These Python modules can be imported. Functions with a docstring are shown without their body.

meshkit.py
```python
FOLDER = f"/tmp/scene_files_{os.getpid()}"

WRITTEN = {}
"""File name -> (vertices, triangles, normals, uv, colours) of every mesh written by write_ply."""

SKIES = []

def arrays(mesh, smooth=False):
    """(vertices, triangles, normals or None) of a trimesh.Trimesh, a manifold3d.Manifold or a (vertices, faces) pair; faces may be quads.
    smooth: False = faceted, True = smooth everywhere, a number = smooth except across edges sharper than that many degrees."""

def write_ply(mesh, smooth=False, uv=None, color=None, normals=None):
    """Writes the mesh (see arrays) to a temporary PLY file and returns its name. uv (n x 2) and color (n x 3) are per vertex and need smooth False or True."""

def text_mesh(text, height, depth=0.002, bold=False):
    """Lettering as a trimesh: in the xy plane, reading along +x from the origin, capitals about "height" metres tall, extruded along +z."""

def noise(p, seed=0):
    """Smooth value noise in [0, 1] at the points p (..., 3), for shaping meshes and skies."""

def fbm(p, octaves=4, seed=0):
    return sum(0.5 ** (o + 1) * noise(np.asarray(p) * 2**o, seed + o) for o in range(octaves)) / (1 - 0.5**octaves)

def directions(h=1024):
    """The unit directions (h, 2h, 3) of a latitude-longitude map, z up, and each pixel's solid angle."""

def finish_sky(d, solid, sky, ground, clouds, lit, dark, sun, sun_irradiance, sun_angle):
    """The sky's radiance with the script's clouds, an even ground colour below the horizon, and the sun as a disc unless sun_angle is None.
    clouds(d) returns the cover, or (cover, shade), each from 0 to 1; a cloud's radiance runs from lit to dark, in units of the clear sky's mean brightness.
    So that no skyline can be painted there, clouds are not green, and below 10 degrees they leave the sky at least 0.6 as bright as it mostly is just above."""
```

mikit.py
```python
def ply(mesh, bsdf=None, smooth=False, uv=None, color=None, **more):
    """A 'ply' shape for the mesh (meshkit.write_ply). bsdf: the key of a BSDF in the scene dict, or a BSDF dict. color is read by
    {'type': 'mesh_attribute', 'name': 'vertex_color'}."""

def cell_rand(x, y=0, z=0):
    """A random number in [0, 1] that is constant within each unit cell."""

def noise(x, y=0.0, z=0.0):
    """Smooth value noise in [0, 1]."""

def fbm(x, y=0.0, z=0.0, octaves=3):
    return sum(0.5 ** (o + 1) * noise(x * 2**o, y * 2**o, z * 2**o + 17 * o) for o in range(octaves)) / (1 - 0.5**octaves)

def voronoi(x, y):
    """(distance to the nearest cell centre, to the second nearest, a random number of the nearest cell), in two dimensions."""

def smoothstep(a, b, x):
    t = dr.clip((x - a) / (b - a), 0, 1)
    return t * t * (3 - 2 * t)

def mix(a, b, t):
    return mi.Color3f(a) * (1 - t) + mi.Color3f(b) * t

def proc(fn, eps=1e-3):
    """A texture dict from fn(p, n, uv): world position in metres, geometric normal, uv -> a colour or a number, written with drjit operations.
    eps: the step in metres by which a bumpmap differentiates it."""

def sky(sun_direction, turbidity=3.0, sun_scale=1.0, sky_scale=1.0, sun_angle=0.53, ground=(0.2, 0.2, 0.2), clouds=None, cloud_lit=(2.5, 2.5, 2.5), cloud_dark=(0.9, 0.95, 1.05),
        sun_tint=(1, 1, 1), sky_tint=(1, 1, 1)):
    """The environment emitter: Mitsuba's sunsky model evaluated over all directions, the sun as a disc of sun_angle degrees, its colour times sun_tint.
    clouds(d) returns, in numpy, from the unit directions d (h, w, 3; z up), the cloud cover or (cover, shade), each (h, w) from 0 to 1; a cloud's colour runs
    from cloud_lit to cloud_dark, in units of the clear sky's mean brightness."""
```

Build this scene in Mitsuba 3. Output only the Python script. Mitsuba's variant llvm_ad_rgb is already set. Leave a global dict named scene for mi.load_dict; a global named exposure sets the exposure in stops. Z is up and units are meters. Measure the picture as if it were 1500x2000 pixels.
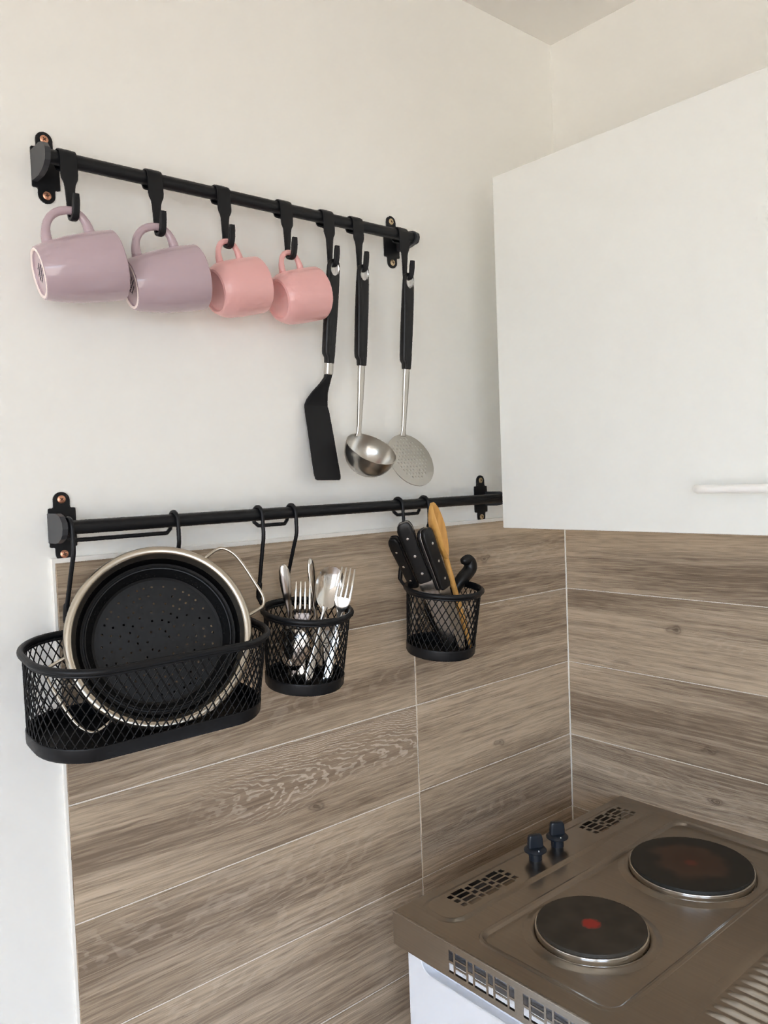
import math
import numpy as np
import trimesh
import mitsuba as mi
import drjit as dr
import mikit
import meshkit
from shapely.geometry import Polygon, Point, box as sbox
from shapely import union_all
from mikit import proc, noise, fbm, cell_rand, smoothstep, mix

T = mi.ScalarTransform4f
scene, labels = {}, {}
rng = np.random.default_rng(7)

# ---------------------------------------------------------------- camera, light, exposure
CAM = np.array([-1.35415657, -1.01059202, 1.53768034])
YAW, PITCH, ROLL, FPX = 0.859714853, -0.0428575345, -0.0375248075, 1579.68222
fw = np.array([math.cos(YAW) * math.cos(PITCH), math.sin(YAW) * math.cos(PITCH), math.sin(PITCH)])
rt = np.cross(fw, [0, 0, 1]); rt /= np.linalg.norm(rt)
up = np.cross(rt, fw)
upr = -rt * math.sin(ROLL) + up * math.cos(ROLL)
scene['camera'] = {'type': 'perspective', 'fov': math.degrees(2 * math.atan(750 / FPX)), 'fov_axis': 'x', 'near_clip': 0.05, 'far_clip': 60.0,
                   'to_world': T().look_at(origin=CAM.tolist(), target=(CAM + fw).tolist(), up=upr.tolist())}
def overcast(d):
    from meshkit import fbm as fb
    return 0.55 + 0.5 * (fb(d * 3.0, 4, 3) - 0.5), 0.15
scene['sky'] = mikit.sky((0.62, 0.45, 0.64), turbidity=3.5, sun_angle=None, ground=(0.292, 0.302, 0.314), clouds=overcast, cloud_lit=(1.25, 1.25, 1.25), cloud_dark=(0.9, 0.95, 1.05), sky_tint=(0.92, 1.015, 1.125))
exposure = 5.18

# ---------------------------------------------------------------- colours and materials
def lin(r, g, b):
    c = np.array([r, g, b]) / 255.0
    return np.where(c <= 0.04045, c / 12.92, ((c + 0.055) / 1.055) ** 2.4).tolist()

def rgb(c): return {'type': 'rgb', 'value': list(c)}

def pr(key, col, rough=0.5, metal=0.0, spec=0.5, two=True, **kw):
    d = {'type': 'principled', 'base_color': col if isinstance(col, dict) else rgb(col), 'roughness': rough, 'metallic': metal, 'specular': spec, **kw}
    scene[key] = {'type': 'twosided', 'bsdf': d} if two else d

TOP_Z, ROW, COLX = 1.4486, 0.15045, -0.4322

def mix3(a, b, t): return a * (1 - t) + b * t

def tile_colour(p, n, uv):
    onright = dr.abs(n.x) > 0.7
    u = dr.select(onright, p.y - 3.7, p.x)
    v = p.z
    row = dr.floor((TOP_Z - v) / ROW)
    col = dr.select(onright, dr.floor(p.y / 0.6) + 11, dr.select(p.x > COLX, 1.0, 0.0))
    r1, r2, r3 = cell_rand(row, col, 1), cell_rand(row, col, 2), cell_rand(row, col, 3)
    su, sv = u + r1 * 13.0, v + r2 * 7.0
    # the grain wanders a little
    sv = sv + 0.024 * (noise(su * 2.4, sv * 4.0, r3 * 9) - 0.5) + 0.0012 * (noise(su * 30.0, sv * 60.0) - 0.5)
    broad = fbm(su * 1.5, sv * 17.0, 3.0, octaves=3)
    streak = fbm(su * 4.2, sv * 230.0, 5.0, octaves=3)
    fine = fbm(su * 38.0, sv * 800.0, 7.0, octaves=2)
    fleck = fbm(su * 70.0, sv * 420.0, 13.0, octaves=2)
    # cathedral figure in some stretches of the board
    g = noise(su * 2.2, sv * 17.0, 21.0) + 0.12 * noise(su * 9.0, sv * 40.0, 23.0) + 0.04 * noise(su * 60.0, sv * 170.0, 25.0)
    lines = smoothstep(0.1, 0.8, dr.sin(g * 100.0))
    # one board shows the full flame
    fv = (v - (TOP_Z - 2.42 * ROW)) / 0.036
    flame = (u + 0.475) * 7.0 + dr.square(fv + 0.5 * (noise(u * 7.0, 3.0) - 0.5)) * 1.1 + 0.35 * noise(u * 26.0, v * 60.0, 3.0) + 0.16 * noise(u * 120.0, v * 260.0, 5.0)
    flines = smoothstep(0.1, 0.75, dr.sin(flame * 23.0))
    vt = (TOP_Z - v) / ROW - row                     # 0 at the top of the board, 1 at its foot
    figure = smoothstep(0.60, 0.74, noise(su * 2.6, sv * 15.0, 41.0)) * 0.45
    inflame = dr.select((row == 2) & (col == 0.0), smoothstep(-0.93, -0.70, u) * smoothstep(0.80, 0.45, vt + 0.25 * (noise(su * 6, sv * 8) - 0.5)), 0.0)
    figure = mix3(figure * lines, flines, inflame)
    # a knot or two
    kx, kz = cell_rand(row, col, 7), cell_rand(row, col, 8)
    du = dr.select(onright, (p.y + 0.12 + 0.36 * kx), dr.select(p.x > COLX, p.x + 0.1 + 0.25 * kx, p.x + 0.55 + 0.32 * kx))
    dv = v - (TOP_Z - ROW * (row + 0.3 + 0.5 * kz))
    kd = dr.sqrt(dr.square(du / 0.019) + dr.square(dv / 0.009)) + 0.7 * (noise(su * 90, sv * 130) - 0.5)
    knot = smoothstep(1.25, 0.25, kd) * dr.select(cell_rand(row, col, 9) > 0.35, 1.0, 0.0) * (0.5 + 0.5 * dr.square(dr.sin(kd * 7)))
    t = 0.50 * broad + 0.25 * streak + 0.25 * fine + 0.08 * (r3 - 0.5)
    c = mix(lin(122, 105, 88), lin(198, 179, 155), smoothstep(0.22, 0.78, t))
    pale = smoothstep(0.60, 0.78, streak) * 0.2
    c = mix(c, lin(200, 184, 167), pale)
    c = mix(c, lin(210, 196, 179), figure * (0.42 + 0.22 * inflame) * smoothstep(0.2, 0.5, fleck))
    c = mix(c, lin(150, 130, 111), 0.45 * inflame * (1 - flines))
    dark = smoothstep(0.66, 0.86, fbm(su * 14.0, sv * 330.0, 33.0, octaves=2)) * smoothstep(0.45, 0.6, noise(su * 5, sv * 18, 2.0))
    c = mix(c, lin(104, 86, 72), 0.45 * dark)
    c = mix(c, lin(86, 70, 58), 0.75 * knot)
    return c

def plaster_height(p, n, uv):
    q = p * 1.0
    return noise(q.x * 190, q.y * 190, q.z * 190) * 0.6 + noise(q.x * 70, q.y * 70, q.z * 70)

def painted(key, col, scale):
    scene[key] = {'type': 'twosided', 'bsdf': {'type': 'bumpmap', 'arbitrary': proc(plaster_height, eps=1e-3), 'scale': scale,
                  'bsdf': {'type': 'principled', 'base_color': rgb(col), 'roughness': 0.6, 'specular': 0.25}}}

WALL = [0.815, 0.812, 0.78]
painted('paint_wall', WALL, 0.00035)
painted('paint_ceiling', [0.75, 0.732, 0.70], 0.0003)
pr('holder_grey', lin(46, 48, 52), 0.4, spec=0.45)
pr('grout', [0.74, 0.69, 0.62], 0.8, spec=0.1)
pr('sealant_white', [0.80, 0.785, 0.74], 0.6, spec=0.2)
pr('tile_wood', proc(tile_colour), 0.42, spec=0.35)

def floor_colour(p, n, uv):
    k = dr.floor(p.y / 0.19)
    g = fbm(p.x * 4 + cell_rand(k) * 9, p.y * 60, 1.0, octaves=3)
    return mix(lin(126, 106, 88), lin(172, 150, 128), g)
pr('laminate', proc(floor_colour), 0.4)
pr('black_metal', lin(13, 15, 19), 0.42, spec=0.32)
pr('black_wire', lin(13, 14, 16), 0.45, spec=0.3)
pr('black_plastic', lin(12, 13, 15), 0.34, spec=0.35)
pr('black_nylon', lin(20, 21, 24), 0.5, spec=0.28)
pr('steel', [0.55, 0.525, 0.485], 0.25, 1.0)
pr('steel_polished', [0.70, 0.68, 0.645], 0.10, 1.0)
pr('steel_rim', [0.58, 0.525, 0.44], 0.27, 1.0)
pr('chrome', [0.82, 0.82, 0.82], 0.06, 1.0)
pr('copper', [0.70, 0.36, 0.24], 0.35, 1.0)
pr('brass', [0.70, 0.56, 0.36], 0.35, 1.0)
pr('screw_recess', lin(70, 40, 28), 0.6)
pr('lilac_glaze', lin(176, 155, 163), 0.13, spec=0.5, clearcoat=0.5, clearcoat_gloss=0.95)
pr('pink_glaze', lin(221, 168, 166), 0.20, spec=0.5)
pr('foot_white', lin(238, 224, 220), 0.5)
pr('ink', lin(60, 50, 64), 0.5)
pr('lacquer_white', [0.79, 0.80, 0.77], 0.3, spec=0.4)
pr('handle_white', [0.84, 0.835, 0.81], 0.22, spec=0.5)
pr('enamel_white', [0.80, 0.83, 0.88], 0.28, spec=0.4)
pr('gasket_grey', lin(150, 150, 160), 0.5)
pr('nonstick', lin(16, 17, 19), 0.42, spec=0.3)
pr('nonstick_gloss', lin(5, 5, 6), 0.2, spec=0.3)
pr('knob_plastic', lin(27, 35, 45), 0.25, spec=0.5)
pr('white_mark', lin(225, 225, 225), 0.5)
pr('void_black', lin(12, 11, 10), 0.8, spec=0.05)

def iron_big(p, n, uv):
    r = dr.sqrt(dr.square(p.x + 0.187) + dr.square(p.y + 0.3655)) / 0.087
    w = fbm(p.x * 28, p.y * 28, 2.0, octaves=3)
    stain = smoothstep(0.78, 0.52, r + 0.35 * (w - 0.5))
    c = mix(lin(40, 40, 38), lin(74, 55, 45), stain * 0.8)
    return mix(c, lin(104, 50, 42), smoothstep(0.16, 0.05, r) * 0.8)
pr('iron_stained', proc(iron_big), 0.5, spec=0.35)

def iron_small(p, n, uv):
    w = fbm(p.x * 40, p.y * 40, 9.0, octaves=3)
    return mix(lin(38, 37, 34), lin(62, 57, 51), w)
pr('iron', proc(iron_small), 0.48, spec=0.4)

def red_fn(p, n, uv):
    r = dr.sqrt(dr.square(p.x + 0.443) + dr.square(p.y + 0.3575))
    return mix(lin(150, 44, 36), lin(84, 52, 46), smoothstep(0.009, 0.0145, r + 0.004 * (noise(p.x * 400, p.y * 400) - 0.5)))
pr('red_paint', proc(red_fn), 0.6)

def hob_fn(p, n, uv):
    s = fbm(p.x * 500, p.y * 14, p.z * 500, octaves=2)
    w = fbm(p.x * 8, p.y * 8, 4.0, octaves=3)
    return mi.Color3f(0.43, 0.395, 0.352) * (0.90 + 0.1 * s + 0.12 * (w - 0.5))
pr('steel_hob', proc(hob_fn), 0.27, 1.0)

def beech(p, n, uv):
    g = fbm(p.x * 160, p.y * 160, p.z * 22, octaves=3)
    return mix(lin(190, 136, 64), lin(224, 176, 104), g)
pr('beech_wood', proc(beech), 0.4)

# ---------------------------------------------------------------- helpers
def MT(x=0, y=0, z=0):
    m = np.eye(4); m[:3, 3] = (x, y, z); return m
def frame(o, x, y, z):
    m = np.eye(4); m[:3, 0], m[:3, 1], m[:3, 2], m[:3, 3] = x, y, z, o; return m
def unit(v): v = np.asarray(v, float); return v / np.linalg.norm(v)
def rot(axis, deg): return trimesh.transformations.rotation_matrix(math.radians(deg), axis)
_ply = {}
def numbered(k):
    if k not in scene and not any(s.startswith(k + '__') for s in scene) and k not in labels: return k
    i = 1
    while f'{k}_{i:03d}' in scene or f'{k}_{i:03d}' in labels or any(s.startswith(f'{k}_{i:03d}__') for s in scene): i += 1
    return f'{k}_{i:03d}'
def add(name, mesh, mat, parent=None, smooth=30, M=None, label=None, kind=None):
    key = numbered((parent + '__' if parent else '') + name)
    ck = (id(mesh), mat, smooth)
    if ck not in _ply: _ply[ck] = (mikit.ply(mesh, mat, smooth=smooth), mesh)
    d = dict(_ply[ck][0])
    if M is not None: d['to_world'] = T(np.asarray(M, float))
    scene[key] = d
    if label or kind:
        labels[key] = {**({'label': label} if label else {}), **({'kind': kind} if kind else {})}
    return key
def thing(name, label, cat, group=None):
    key = numbered(name)
    labels[key] = {'label': label, 'category': cat, **({'group': group} if group else {})}
    return key
def tm(v, f): return trimesh.Trimesh(np.asarray(v, float), np.asarray(f, int), process=False)
def cat(*ms): return trimesh.util.concatenate(list(ms))
def xf(m, M): m = m.copy(); m.apply_transform(M); return m
def loft(rings, cap=True, closed_ring=True):
    R = np.array(rings); k, n = R.shape[:2]
    v = R.reshape(-1, 3); f = []
    i = np.arange(n if closed_ring else n - 1); j = (i + 1) % n
    for a in range(k - 1):
        o, q = a * n, (a + 1) * n
        f.append(np.stack([o + i, o + j, q + j], 1)); f.append(np.stack([o + i, q + j, q + i], 1))
    f = np.vstack(f)
    if cap:
        v = np.vstack([v, R[0].mean(0), R[-1].mean(0)])
        c0, c1, o = k * n, k * n + 1, (k - 1) * n
        f = np.vstack([f, np.stack([j, i, i * 0 + c0], 1), np.stack([o + i, o + j, i * 0 + c1], 1)])
    m = tm(v, f)
    if cap and m.volume < 0: m.invert()
    return m
def smoothpath(pts, n=6):
    P = np.asarray(pts, float); out = []
    E = np.vstack([2 * P[0] - P[1], P, 2 * P[-1] - P[-2]])
    for i in range(1, len(E) - 2):
        for t in np.linspace(0, 1, n, endpoint=False):
            a, b, c, d = E[i - 1], E[i], E[i + 1], E[i + 2]
            out.append(0.5 * (2 * b + (c - a) * t + (2 * a - 5 * b + 4 * c - d) * t * t + (3 * b - a - 3 * c + d) * t ** 3))
    out.append(P[-1]); return np.array(out)
def tube(path, r, n=10, closed=False, cap=True):
    P = np.asarray(path, float); m = len(P); r = np.broadcast_to(r, (m,))
    tg = (np.roll(P, -1, 0) - np.roll(P, 1, 0)) if closed else np.gradient(P, axis=0)
    tg /= np.linalg.norm(tg, axis=1)[:, None]
    a = np.array([0, 0, 1.0]) if abs(tg[0][2]) < 0.9 else np.array([1.0, 0, 0])
    u = unit(np.cross(tg[0], a)); U = [u]
    for k in range(1, m):
        u = u - tg[k] * (u @ tg[k]); u = unit(u); U.append(u)
    th = np.arange(n) * 2 * np.pi / n
    rings = [P[k] + r[k] * (np.cos(th)[:, None] * U[k] + np.sin(th)[:, None] * np.cross(tg[k], U[k])) for k in range(m)]
    if closed: return loft(rings + [rings[0]], cap=False)
    if cap:                                        # rounded ends
        def end(k, s): return [P[k] + s * tg[k] * r[k] * h + (rings[k] - P[k]) * q for q, h in ((0.8, 0.6), (0.4, 0.92))]
        rings = end(0, -1)[::-1] + rings + end(m - 1, 1)
    return loft(rings, cap=cap)
def lathe(prof, n=64):
    p = np.asarray(prof, float); th = np.arange(n) * 2 * np.pi / n
    rings = [np.stack([r * np.cos(th), r * np.sin(th), 0 * th + z], 1) for r, z in p]
    m = loft(rings, cap=False)
    ok = trimesh.triangles.area(m.triangles) > 1e-14
    m.update_faces(ok); return m
def solid(prof, n=64):                             # closed lathe of a profile from axis to axis
    m = lathe(prof, n); m.merge_vertices(); m.fix_normals(); return m
def extr(poly, h, z=0.0):
    g = [trimesh.creation.extrude_polygon(q, h, engine='earcut') for q in getattr(poly, 'geoms', [poly])]
    return xf(cat(*g), MT(0, 0, z))
def spindle(secs, n=16, e=2.6):
    """Sections (z, width, thickness, x offset, y offset) lofted along z with rounded-rectangle outlines."""
    th = np.arange(n) * 2 * np.pi / n
    c, s = np.cos(th), np.sin(th)
    c, s = np.sign(c) * np.abs(c) ** (2 / e), np.sign(s) * np.abs(s) ** (2 / e)
    return loft([np.stack([w / 2 * c + dx, t / 2 * s + dy, 0 * c + z], 1) for z, w, t, dx, dy in secs])
def rbox(x0, x1, y0, y1, z0, z1, b=0.002):
    import manifold3d as mf
    s = mf.Manifold.sphere(b, 12)
    m = mf.Manifold.batch_hull([s.translate([x, y, z]) for x in (x0 + b, x1 - b) for y in (y0 + b, y1 - b) for z in (z0 + b, z1 - b)]).to_mesh()
    return tm(m.vert_properties[:, :3], m.tri_verts)
def bx(x0, x1, y0, y1, z0, z1):
    m = trimesh.creation.box((x1 - x0, y1 - y0, z1 - z0)); m.apply_translation(((x0 + x1) / 2, (y0 + y1) / 2, (z0 + z1) / 2)); return m
def chamfer_tile(x0, x1, z0, z1, d, b=0.0008):
    """A board d thick, its face towards -y at y = -d, its face edges chamfered."""
    rings = [[(x0, 0, z0), (x1, 0, z0), (x1, 0, z1), (x0, 0, z1)], [(x0, -d + b, z0), (x1, -d + b, z0), (x1, -d + b, z1), (x0, -d + b, z1)],
             [(x0 + b, -d, z0 + b), (x1 - b, -d, z0 + b), (x1 - b, -d, z1 - b), (x0 + b, -d, z1 - b)]]
    return loft(rings)
def cut(a, *bs): return trimesh.boolean.difference([a, *bs], engine='manifold')
def cyl(r, h, o, axis, n=24):
    m = trimesh.creation.cylinder(r, h, sections=n)
    m.apply_transform(trimesh.geometry.align_vectors([0, 0, 1], unit(axis))); m.apply_translation(o); return m
def rrect(L, D, R, n=10):
    out = []
    for sx, sy, a0 in ((1, 1, 0), (-1, 1, 90), (-1, -1, 180), (1, -1, 270)):
        a = np.radians(a0 + np.linspace(0, 90, n)); out.append(np.stack([sx * (L / 2 - R) + R * np.cos(a), sy * (D / 2 - R) + R * np.sin(a)], 1))
    return np.vstack(out)
def even(pts, N):
    q = np.vstack([pts, pts[:1]]); s = np.r_[0, np.cumsum(np.linalg.norm(np.diff(q, axis=0), axis=1))]
    t = np.arange(N) / N * s[-1]
    return np.stack([np.interp(t, s, q[:, 0]), np.interp(t, s, q[:, 1])], 1)

# ---------------------------------------------------------------- the room
X0, Y0, H = -3.4, -3.0, 2.3841
def struct(name, mesh, mat, label):
    k = add(name, mesh, mat, smooth=False); labels[k] = {'kind': 'structure', 'label': label}; return k
struct('wall_left', bx(X0 - 0.1, 0.1, 0.0, 0.1, -0.05, H + 0.1), 'paint_wall', 'white painted wall that carries the two black rails')
struct('wall_right', bx(0.0, 0.1, Y0 - 0.1, 0.0, -0.05, H + 0.1), 'paint_wall', 'cream white wall behind the wall cabinet and cooktop')
struct('ceiling', bx(X0, 0, Y0, 0, H, H + 0.1), 'paint_ceiling', 'white painted ceiling above the corner')
struct('floor', bx(X0, 0, Y0, 0, -0.05, 0.0), 'laminate', 'wooden floor')
WY0, WY1, WZ0, WZ1 = -2.8, -1.2, 0.05, 2.15      # balcony opening in the far wall
far = cat(bx(X0 - 0.1, X0, Y0, WY0, 0, H), bx(X0 - 0.1, X0, WY1, 0, 0, H), bx(X0 - 0.1, X0, WY0, WY1, WZ1, H), bx(X0 - 0.1, X0, WY0, WY1, 0, WZ0))
struct('wall_far', far, 'paint_wall', 'white wall with the open balcony door, out of view')
struct('wall_near', cat(bx(X0, -3.1, Y0 - 0.1, Y0, 0, H), bx(-1.9, 0, Y0 - 0.1, Y0, 0, H), bx(-3.1, -1.9, Y0 - 0.1, Y0, 2.15, H), bx(-3.1, -1.9, Y0 - 0.1, Y0, 0, 0.05)), 'paint_wall', 'white wall behind the photographer, out of view')

# wood-look wall tiles: recessed white joints, each tile a piece of its own
XL, JT = -1.0196, 0.0009
add('grout', bx(XL - 0.0025, 0, -0.0052, 0.0, 0.0, TOP_Z + 0.004), 'grout', 'wall_left', smooth=False, label='white grout joints between the wood-look tiles')
add('edge_trim', cat(bx(XL - 0.0030, XL + 0.0002, -0.0066, 0.0, 0.0, TOP_Z + 0.005), bx(XL, 0, -0.0060, 0.0, TOP_Z - 0.0002, TOP_Z + 0.005)), 'sealant_white', 'wall_left', smooth=False, label='white edge along the side and top of the tiles')
add('grout', bx(-0.0052, 0, -2.4, -0.0052, 0.0, TOP_Z + 0.004), 'grout', 'wall_right', smooth=False, label='white grout joints between the wood-look tiles')
for r in range(10):
    z1 = TOP_Z - r * ROW; z0 = max(z1 - ROW, 0.0)
    if z1 < 0.03: break
    for a, b in ((XL, COLX), (COLX, -0.0065)):
        add('tile', xf(chamfer_tile(a + JT, b - JT, z0 + JT, z1 - JT, 0.0062 + 0.0004 * rng.random()), MT(0, 0, 0)), 'tile_wood', 'wall_left', smooth=False)
    for k in range(4):
        a, b = -0.0065 - 0.6 * k, -0.0065 - 0.6 * (k + 1)
        m = chamfer_tile(-a + JT, -b - JT, z0 + JT, z1 - JT, 0.0062 + 0.0004 * rng.random())
        m.vertices = np.stack([m.vertices[:, 1], -m.vertices[:, 0], m.vertices[:, 2]], 1)
        add('tile', m, 'tile_wood', 'wall_right', smooth=False)
add('corner_joint', bx(-0.0085, -0.0052, -0.0085, -0.0052, 0, TOP_Z), 'sealant_white', 'wall_right', smooth=False, label='white sealant line in the tiled corner')

# ---------------------------------------------------------------- wall cabinet
CX, CY, CB, CT = -0.33, -0.1226, 1.4464, 2.0193
cab = thing('wall_cabinet', 'white flat-front wall cabinet hung above the tiled corner and cooktop', 'cabinet')
add('carcass', bx(CX + 0.018, 0, CY - 1.0, CY - 0.001, CB + 0.004, CT - 0.002), 'lacquer_white', cab, smooth=False)
for k in range(2):
    d = add('door', rbox(CX, CX + 0.0165, CY - 0.4985 - 0.5 * k, CY - 0.5 * k - 0.0005, CB, CT, 0.0012), 'lacquer_white', cab)
    y = CY - (0.347 if k == 0 else 0.525)
    hp = smoothpath([(CX, y, 1.5065), (CX - 0.012, y - 0.002, 1.5065), (CX - 0.019, y - 0.012, 1.5065), (CX - 0.020, y - 0.04, 1.5065), (CX - 0.020, y - 0.088, 1.5065), (CX - 0.019, y - 0.116, 1.5065), (CX - 0.012, y - 0.126, 1.5065), (CX, y - 0.128, 1.5065)], 6)
    add('handle', tube(hp, 0.0058, 14), 'handle_white', d, label='white bar handle')

# ---------------------------------------------------------------- cooktop: pressed steel sheet
HG = -0.1207                                        # the side of the sheet next to the rail wall
HX, HY1, HZ = -0.60, HG - 1.0, 0.90
hob = thing('cooktop', 'brown-grey stainless steel cooktop with two round hotplates in the tiled corner', 'cooktop')
def rr_at(x0, x1, y0, y1, R, n=10): return rrect(x1 - x0, y1 - y0, R, n) + [(x0 + x1) / 2, (y0 + y1) / 2]
PL = (-0.572, -0.022, -0.216, -0.137, 0.032)        # raised control panel
BA = (-0.572, -0.028, -0.481, -0.249, 0.03)         # pressed basin with the hotplates
DR = (-0.53, -0.04, -1.02, -0.528, 0.03)            # drainer and sink panel
def inset(q, d): x0, x1, y0, y1, R = q; return rr_at(x0 + d, x1 - d, y0 + d, y1 - d, max(R - d, 0.004))
def ringz(q, d, z): p = inset(q, d); return np.column_stack([p, np.broadcast_to(z, len(p))])
B1, B2 = (-0.443, -0.3575), (-0.187, -0.3655)
R1, R2 = 0.0775, 0.0945
def vent(x0, y1, L=0.115, W=0.042):
    """Seven columns of slots, three and four to a column in turn."""
    out, x = [], x0
    for k in range(7):
        w = 0.0085 if k % 2 == 0 else 0.0225
        n = 3 if k % 2 == 0 else 4
        for j in range(n):
            c = y1 - W * (0.16 + 0.68 * j / (n - 1)) if n == 3 else y1 - W * (0.08 + 0.84 * j / (n - 1))
            h = 0.0082 if n == 3 else 0.0080
            out.append(sbox(x, c - h / 2, x + w, c + h / 2).buffer(0.0003))
        x += w + 0.0036
    return union_all(out)
VENTS = [vent(-0.522, -0.153), vent(-0.185, -0.150)]
flat = []
flat.append(extr(Polygon(inset(PL, 0.009)).difference(union_all(VENTS)), 0.0008, HZ + 0.0030 - 0.0008))
flat.append(loft([ringz(PL, 0.0, HZ), ringz(PL, 0.003, HZ + 0.0005), ringz(PL, 0.006, HZ + 0.0025), ringz(PL, 0.009, HZ + 0.0030)], cap=False))
main = sbox(HX + 0.002, HY1, 0 - 0.0075, HG - 0.002).difference(Polygon(inset(PL, 0))).difference(Polygon(inset(BA, 0))).difference(Polygon(inset(DR, 0)))
flat.append(extr(main, 0.0008, HZ - 0.0008))
q0 = inset(BA, 0)
deep = np.clip(np.maximum(smooth_l := np.clip((q0[:, 1] + 0.33) / 0.06, 0, 1), np.clip((q0[:, 0] + 0.10) / 0.05, 0, 1)), 0.1, 1)
for a, za, b, zb in ((0, 0, 0.002, 0.0024), (0.002, 0.0024, 0.005, 0.0032), (0.005, 0.0032, 0.008, 0.0008), (0.008, 0.0008, 0.011, -0.0030), (0.011, -0.0030, 0.014, -0.0034)):
    f = lambda z: HZ + np.where(z > 0, z * deep, z * (0.35 + 0.65 * deep))
    flat.append(loft([np.column_stack([inset(BA, a), f(za)]), np.column_stack([inset(BA, b), f(zb)])], cap=False))
rim_in = np.column_stack([inset(BA, 0.014), HZ - 0.0034 * (0.35 + 0.65 * deep)])
rim_fl = np.column_stack([inset(BA, 0.040), 0 * deep + HZ - 0.0034 * 0.6])
flat.append(loft([rim_in, rim_fl], cap=False))
ZB = HZ - 0.0034 * 0.6
floor_poly = Polygon(inset(BA, 0.040))
for (bxx, byy), R in ((B1, R1), (B2, R2)):
    floor_poly = floor_poly.difference(Point(bxx, byy).buffer(R + 0.002, quad_segs=24))
# the wells reach beyond the flat floor a little, so the floor is cut against the inner outline only
flat.append(extr(floor_poly, 0.0006, ZB - 0.0006))
# drainer: flutes run away from the rail wall, then a shallow sink
flat.append(loft([ringz(DR, 0, HZ), ringz(DR, 0.006, HZ - 0.0004), ringz(DR, 0.012, HZ - 0.003)], cap=False))
dx = np.linspace(DR[0] + 0.012, DR[1] - 0.012, 480)
PITCHR = 0.0173
ph = ((dx + 0.485) / PITCHR) % 1.0
prof = np.where(ph < 0.48, np.sin(np.pi * np.clip(ph / 0.48, 0, 1)) ** 0.8, 0) * 0.0058
prof = np.where((dx < -0.494) | (dx > -0.075), 0, prof)
dy = np.linspace(DR[3] - 0.012, DR[2] + 0.012, 160)
ramp = np.clip((DR[3] - 0.0155 - dy) / 0.022, 0, 1) ** 0.7 * np.clip((dy + 0.80) / 0.03, 0, 1)
sinkr = np.maximum(np.abs(dx[None, :] + 0.285) / 0.20, np.abs(dy[:, None] + 0.905) / 0.085)
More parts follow.
